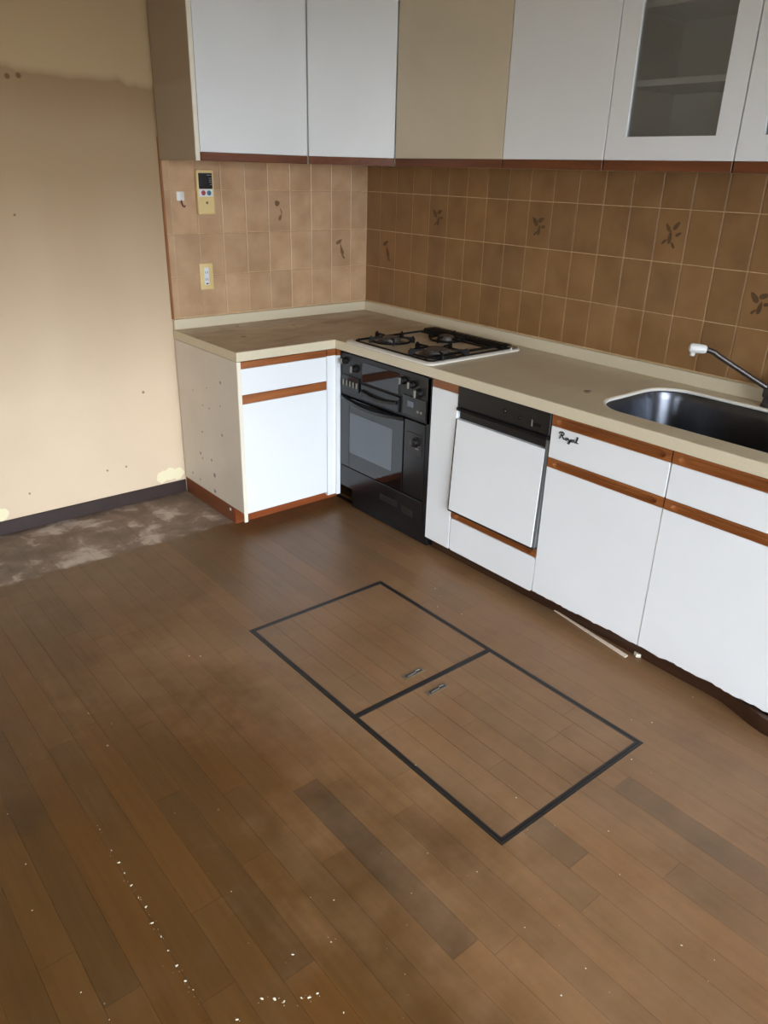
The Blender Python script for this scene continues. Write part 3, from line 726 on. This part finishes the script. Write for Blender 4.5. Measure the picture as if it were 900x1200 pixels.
# ================================================================== WALL CABINETS
ZU, ZD, ZT = 1.5115, 1.5430, 2.215
UF = -.3443
def rail_y(y0, y1, parent): return box('pull_rail', -.322, UF, y0, y1, ZU, ZD-.001, 'dark_wood_y', parent, .0006)
wc = thing('wall_cabinet', 'white wall cabinet with greasy exposed side, above the remote panel', 'cabinet', (-.865, -.17, ZU), 'wall cabinets')
box('carcass', -1.110, -.6025, -.012, -.322, ZU+.002, ZT, 'cabinet_carcass', wc, 0)
box('side_panel', -1.1285, -1.1105, -.012, -.339, ZU, ZT, 'greasy_laminate', wc, .0008)
box('edge_strip', -1.1285, -1.1105, -.339, UF, ZU, ZT, 'cream_edge', wc, .0008)
d_ = box('door', -1.1085, -.6030, -.322, UF, ZD, ZT-.001, 'white_laminate', wc, .0012)
box('pull_rail', -1.1085, -.6030, -.322, UF, ZU, ZD-.001, 'dark_wood_x', d_, .002)
# diagonal corner cabinet
cc = thing('wall_cabinet', 'white corner wall cabinet with a diagonal door above the tiled corner', 'cabinet', (-.3, -.3, ZU), 'wall cabinets')
pA, pB = Vector((-.6005, UF)), Vector((UF, -.620)); dvec = (pB-pA).normalized(); nv_ = Vector((-dvec.y, dvec.x))
if nv_.dot(Vector((1, 1))) < 0: nv_ = -nv_
a_, b_ = pA+nv_*.022, pB+nv_*.022
bm = bmesh.new(); prism(bm, [(-.012, -.012), (-.6005, -.012), (-.6005, a_.y), tuple(a_), tuple(b_), (b_.x, -.620), (-.012, -.620)], ZU+.002, ZT); build('carcass', bm, 'cabinet_carcass', cc)
def diag(name, z0, z1, mat, parent, s0=.0035, s1=.0035):
    p, q_ = pA+dvec*s0, pB-dvec*s1; bm = bmesh.new(); prism(bm, [tuple(p), tuple(q_), tuple(q_+nv_*.0215), tuple(p+nv_*.0215)], z0, z1); return build(name, bm, mat, parent)
d_ = diag('door', ZD, ZT-.001, 'white_laminate', cc); diag('pull_rail', ZU, ZD-.001, 'dark_wood_x', d_)
def solid_cab(label, y0, y1, mat, name='wall_cabinet', cat='cabinet'):
    t = thing(name, label, cat, (-.17, (y0+y1)/2, ZU), 'wall cabinets')
    box('carcass', -.012, -.322, y0-.001, y1+.001, ZU+.002, ZT, 'cabinet_carcass', t, 0)
    d = box('door', -.322, UF, y0-.0022, y1+.0022, ZD, ZT-.001, mat, t, .0004); rail_y(y0-.0022, y1+.0022, d); return t
solid_cab('yellowed cabinet front above the gas cooktop, darker than its neighbours', -.6220, -1.2345, 'yellowed_laminate')
solid_cab('white wall cabinet with a solid door between yellowed front and glass door', -1.2355, -1.6815, 'white_laminate')
def glass_cab(label, y0, y1):
    t = thing('wall_cabinet', label, 'cabinet', (-.17, (y0+y1)/2, ZU), 'wall cabinets')
    ya, yb = y0-.001, y1+.001
    boxes('carcass', [(-.012, -.322, ya, ya-.016, ZU+.002, ZT), (-.012, -.322, yb, yb+.016, ZU+.002, ZT), (-.012, -.322, ya-.016, yb+.016, ZU+.002, ZU+.020), (-.012, -.322, ya-.016, yb+.016, ZT-.018, ZT), (-.012, -.018, ya-.016, yb+.016, ZU+.02, ZT-.018)], 'cabinet_carcass', t)
    for z in (1.755, 1.967): box('shelf', -.020, -.290, ya-.0165, yb+.0165, z, z+.018, 'white_laminate', t, .001)
    fz0, fz1, fw = ZD, ZT-.001, .0725
    bm = bmesh.new(); o_ = [(y0-.0022, fz0), (y1+.0022, fz0), (y1+.0022, fz1), (y0-.0022, fz1)]; i_ = [(y0-fw, fz0+.067), (y1+fw-.004, fz0+.067), (y1+fw-.004, fz1-fw), (y0-fw, fz1-fw)]
    loft(bm, [[(x, p[0], p[1]) for p in lp] for x, lp in ((-.322, o_), (UF, o_), (UF, i_), (-.322, i_), (-.322, o_))], False, False)
    bmesh.ops.remove_doubles(bm, verts=bm.verts, dist=1e-6)
    d = build('door', bm, 'white_laminate', t)
    box('glass_pane', -.331, -.335, y0-fw+.004, y1+fw-.008, fz0+.063, fz1-fw+.004, 'cabinet_glass', d, 0)
    rail_y(y0-.0022, y1+.0022, d); return t
glass_cab('glass-fronted wall cabinet with two bare shelves beside the solid white door', -1.6825, -2.1305)
glass_cab('glass-fronted wall cabinet cut by the frame edge above the faucet', -2.1315, -2.5795)

# ================================================================== ON THE TILES
rc = thing('remote_controller', 'cream water heater controller with dark display on the tiles', 'remote control', (-.932, -.012, 1.294))
bd = box('body', -.973, -.891, -.0085, -.030, 1.294, 1.476, 'aged_plastic', rc, .004, 2)
sc_ = box('display', -.9655, -.8995, -.030, -.0312, 1.400, 1.464, 'screen_black', rc, .0004)
for j, (w, z) in enumerate(((.022, 1.456), (.013, 1.444), (.012, 1.436), (.013, 1.428), (.010, 1.418))):
    box('display_mark', -.902-w, -.902, -.0312, -.0315, z-.0015, z+.0015, 'screen_marks', sc_, 0)
lb = box('button_panel', -.9655, -.8985, -.030, -.0312, 1.368, 1.399, 'label_white', rc, .0004)
for x, m_ in ((-.946, 'red_button'), (-.919, 'teal_button')):
    bm = bmesh.new(); lathe(bm, (x, -.0312, 1.3835), [(.0105, 0), (.0105, -.0015), (.008, -.003), (.002, -.003)], 'y', 20); build('button', bm, m_, lb, True)
box('cover_flap', -.966, -.897, -.030, -.0318, 1.300, 1.364, 'aged_plastic', rc, .0008)
bm = bmesh.new(); lathe(bm, (-.931, -.0318, 1.343), [(.006, 0), (.005, -.0008)], 'y', 14); build('finger_dimple', bm, 'hatch_plate', rc)
ol = thing('wall_outlet', 'cream double power outlet on the tiles above the short counter', 'outlet', (-.9475, -.01, .969))
pl_ = box('cover_plate', -.981, -.914, -.0085, -.0150, .969, 1.084, 'aged_plastic', ol, .002, 2)
ins = box('socket_insert', -.959, -.936, -.0150, -.0168, .990, 1.066, 'label_white', ol, .001)
for z in (1.045, 1.014):
    for x in (-.953, -.943): box('socket_slot', x-.0012, x+.0012, -.0168, -.0171, z-.005, z+.005, 'dark_gap', ins, 0)
box('latch', -.953, -.942, -.0168, -.0176, .993, .998, 'dark_gap', ins, 0)
hk = thing('adhesive_hook', 'small white adhesive wall hook with brown prong on a tile', 'hook', (-1.047, -.01, 1.33))
box('pad', -1.065, -1.029, -.0085, -.0135, 1.350, 1.388, 'white_plastic', hk, .002, 2)
bm = bmesh.new(); tube(bm, [(-1.045, -.0135, 1.352), (-1.045, -.018, 1.340), (-1.042, -.024, 1.328), (-1.039, -.030, 1.326), (-1.037, -.034, 1.333)], .0028, 8); build('prong', bm, 'hook_brown', hk, True)

# ================================================================== FLOOR HATCHES
hm = plank_mesh(.564/8-.001)
def hatch(label, y0, y1, hx, hy_, shared):
    t = thing('floor_hatch', label, 'floor hatch', ((HX0+HX1)/2, (y0+y1)/2, 0), 'underfloor storage hatches')
    def rg(o, i, z0, z1):
        ka, kb = (.55, 1) if shared == 0 else (1, .55)         # narrower where the neighbour's frame adjoins
        bm = bmesh.new(); O = [(HX0+o, y0-o*ka), (HX1-o, y0-o*ka), (HX1-o, y1+o*kb), (HX0+o, y1+o*kb)]; I = [(HX0+i, y0-i*ka), (HX1-i, y0-i*ka), (HX1-i, y1+i*kb), (HX0+i, y1+i*kb)]
        loft(bm, [[(p[0], p[1], z) for p in lp] for lp, z in ((O, z0), (O, z1), (I, z1), (I, z0), (O, z0))], False, False); bmesh.ops.remove_doubles(bm, verts=bm.verts, dist=1e-6); return bm
    build('frame', rg(.0005, .0085, -.0125, .0012), 'hatch_frame', t)
    lid = build('lid_trim', rg(.0100, .0165, -.0125, .0010), 'hatch_frame', t)
    build('edge_line', rg(.0166, .0180, -.0125, .0006), 'hatch_edge', lid)
    w = .564/8
    for c in range(8):
        ea, eb = (.0101, .0182) if shared == 0 else (.0182, .0101)
        cuts = [y0-ea]; y = y0-random.uniform(.1, .5)
        if y > y1+.1: cuts.append(y)
        cuts.append(y1+eb)
        for a, b2 in zip(cuts, cuts[1:]):
            o = bpy.data.objects.new('plank', hm); COL.objects.link(o); o.parent = t
            o.location = Vector((HX0+.0180+(c+.5)*w, (a+b2)/2, 0))-WL[t]; o.scale = (1, abs(a-b2)-.001, 1); tt = tone(); o.color = (tt[0]*.95, tt[1]*.95, tt[2]*.95, 1)
    hp = box('handle_plate', hx-.043, hx+.043, hy_-.011, hy_+.011, .0001, .0022, 'hatch_plate', t, .0006)
    box('handle_well', hx-.034, hx+.034, hy_-.0060, hy_+.0060, .0022, .0025, 'well_brown', hp, 0)
    bm = bmesh.new(); tube(bm, [(hx-.028, hy_-.004, .0042), (hx+.008, hy_-.002, .0042), (hx+.012, hy_+.004, .0042), (hx+.028, hy_+.002, .0042)], .0016, 6); build('pull_ring', bm, 'dull_steel', hp)
hatch('wooden underfloor storage hatch nearer the corner cabinet', HY0, HY1, -1.245, -1.855, 1)
hatch('wooden underfloor storage hatch farther from the corner cabinet', HY1, HY2, -1.241, -1.963, 0)

# ================================================================== LITTER
bm = bmesh.new(); loft(bm, [[(-.534+dx, -1.88, z), (-.528+dx, -1.88, z), (-.528+dx, -1.88, z+.003), (-.534+dx, -1.88, z+.003)] if i == 0 else [(-.614, -2.226, .0008), (-.598, -2.226, .0008), (-.598, -2.226, .0055), (-.614, -2.226, .0055)] for i, (dx, z) in enumerate(((-.03, .0008), (0, 0)))])
sl_ = build('wood_sliver', bm, 'splinter_wood'); tag(sl_, 'long pale wooden sliver lying on the floor under the emblem cabinet', 'wood strip')
bm = bmesh.new(); prism(bm, [(-.558, -2.236), (-.572, -2.232), (-.580, -2.246), (-.570, -2.258), (-.556, -2.252)], .0006, .013)
tag(build('plaster_chip', bm, 'plaster'), 'small white plaster chip on the floor between two sink cabinet doors', 'plaster chip')
LINE = [(-2.28, -1.866), (-2.282, -1.946), (-2.282, -1.99), (-2.283, -2.026), (-2.285, -2.068), (-2.285, -2.108), (-2.282, -2.141), (-2.288, -2.186), (-2.287, -2.229), (-2.289, -2.267), (-2.29, -2.309), (-2.291, -2.349), (-2.287, -2.375)]
BLOB = [(-2.19, -2.476), (-2.171, -2.491), (-2.159, -2.507), (-2.129, -2.522), (-2.117, -2.53), (-2.099, -2.534), (-2.013, -2.461), (-2.092, -2.435), (-2.248, -2.481)]
OTH = [(-2.478, -1.997), (-1.8, -2.476), (-1.637, -2.834), (-1.383, -2.74), (-1.463, -3.007), (-1.641, -2.895), (-1.409, -2.991), (-1.433, -2.93), (-1.387, -2.551), (-1.392, -2.427), (-1.294, -2.645), (-1.722, -2.839), (-1.664, -2.693), (-1.52, -2.175), (-0.63, -1.446), (-0.807, -1.488), (-0.832, -1.544), (-0.893, -1.594), (-0.859, -1.688), (-0.608, -1.697), (-2.076, -0.427), (-2.142, -1.416), (-2.106, -1.502), (-2.151, -1.586), (-1.672, -1.117), (-1.744, -1.35), (-1.774, -1.327), (-2.113, -1.93), (-2.022, -1.987), (-2.44, -1.678), (-2.116, -2.221), (-2.452, -1.862), (-2.438, -2.33), (-2.461, -2.244), (-2.433, -2.294), (-1.985, -2.344), (-1.948, -2.382), (-1.937, -2.612), (-2.081, -2.597), (-0.588, -2.402), (-1.029, -2.595), (-0.878, -2.43), (-0.839, -2.475), (-1.025, -2.53), (-0.626, -2.485), (-1.641, -2.527), (-1.696, -2.416)]
bm = bmesh.new(); rnd = random.Random(4)
def fleck(x, y, s, el=1.0):
    s *= .62
    k = rnd.randint(4, 6); a0 = rnd.random()*6; ea = rnd.random()*3
    poly = []
    for i in range(k):
        a = a0+2*math.pi*i/k; r = s*rnd.uniform(.6, 1.2); px, py = r*math.cos(a)*el, r*math.sin(a)
        poly.append((x+px*math.cos(ea)-py*math.sin(ea), y+px*math.sin(ea)+py*math.cos(ea)))
    prism(bm, poly, .0004, .0004+s*.3)
for x, y in LINE:
    fleck(x, y, rnd.uniform(.0018, .0036), 1.6)
    for _ in range(3): fleck(x+rnd.gauss(0, .004), y+rnd.gauss(0, .018), rnd.uniform(.0007, .0014))
for x, y in BLOB:
    fleck(x, y, rnd.uniform(.002, .0042), 1.8)
    for _ in range(2): fleck(x+rnd.gauss(0, .008), y+rnd.gauss(0, .006), rnd.uniform(.0008, .0018))
for x, y in OTH: fleck(x, y, rnd.uniform(.0012, .0032), rnd.uniform(1, 1.8))
for _ in range(110): fleck(rnd.uniform(-2.5, -.62), rnd.uniform(-3.0, -.6), rnd.uniform(.0005, .0012))
db = build('plaster_debris', bm, 'plaster'); tag(db, 'white plaster crumbs and paint flecks scattered over the floor', 'debris', None, 'stuff')
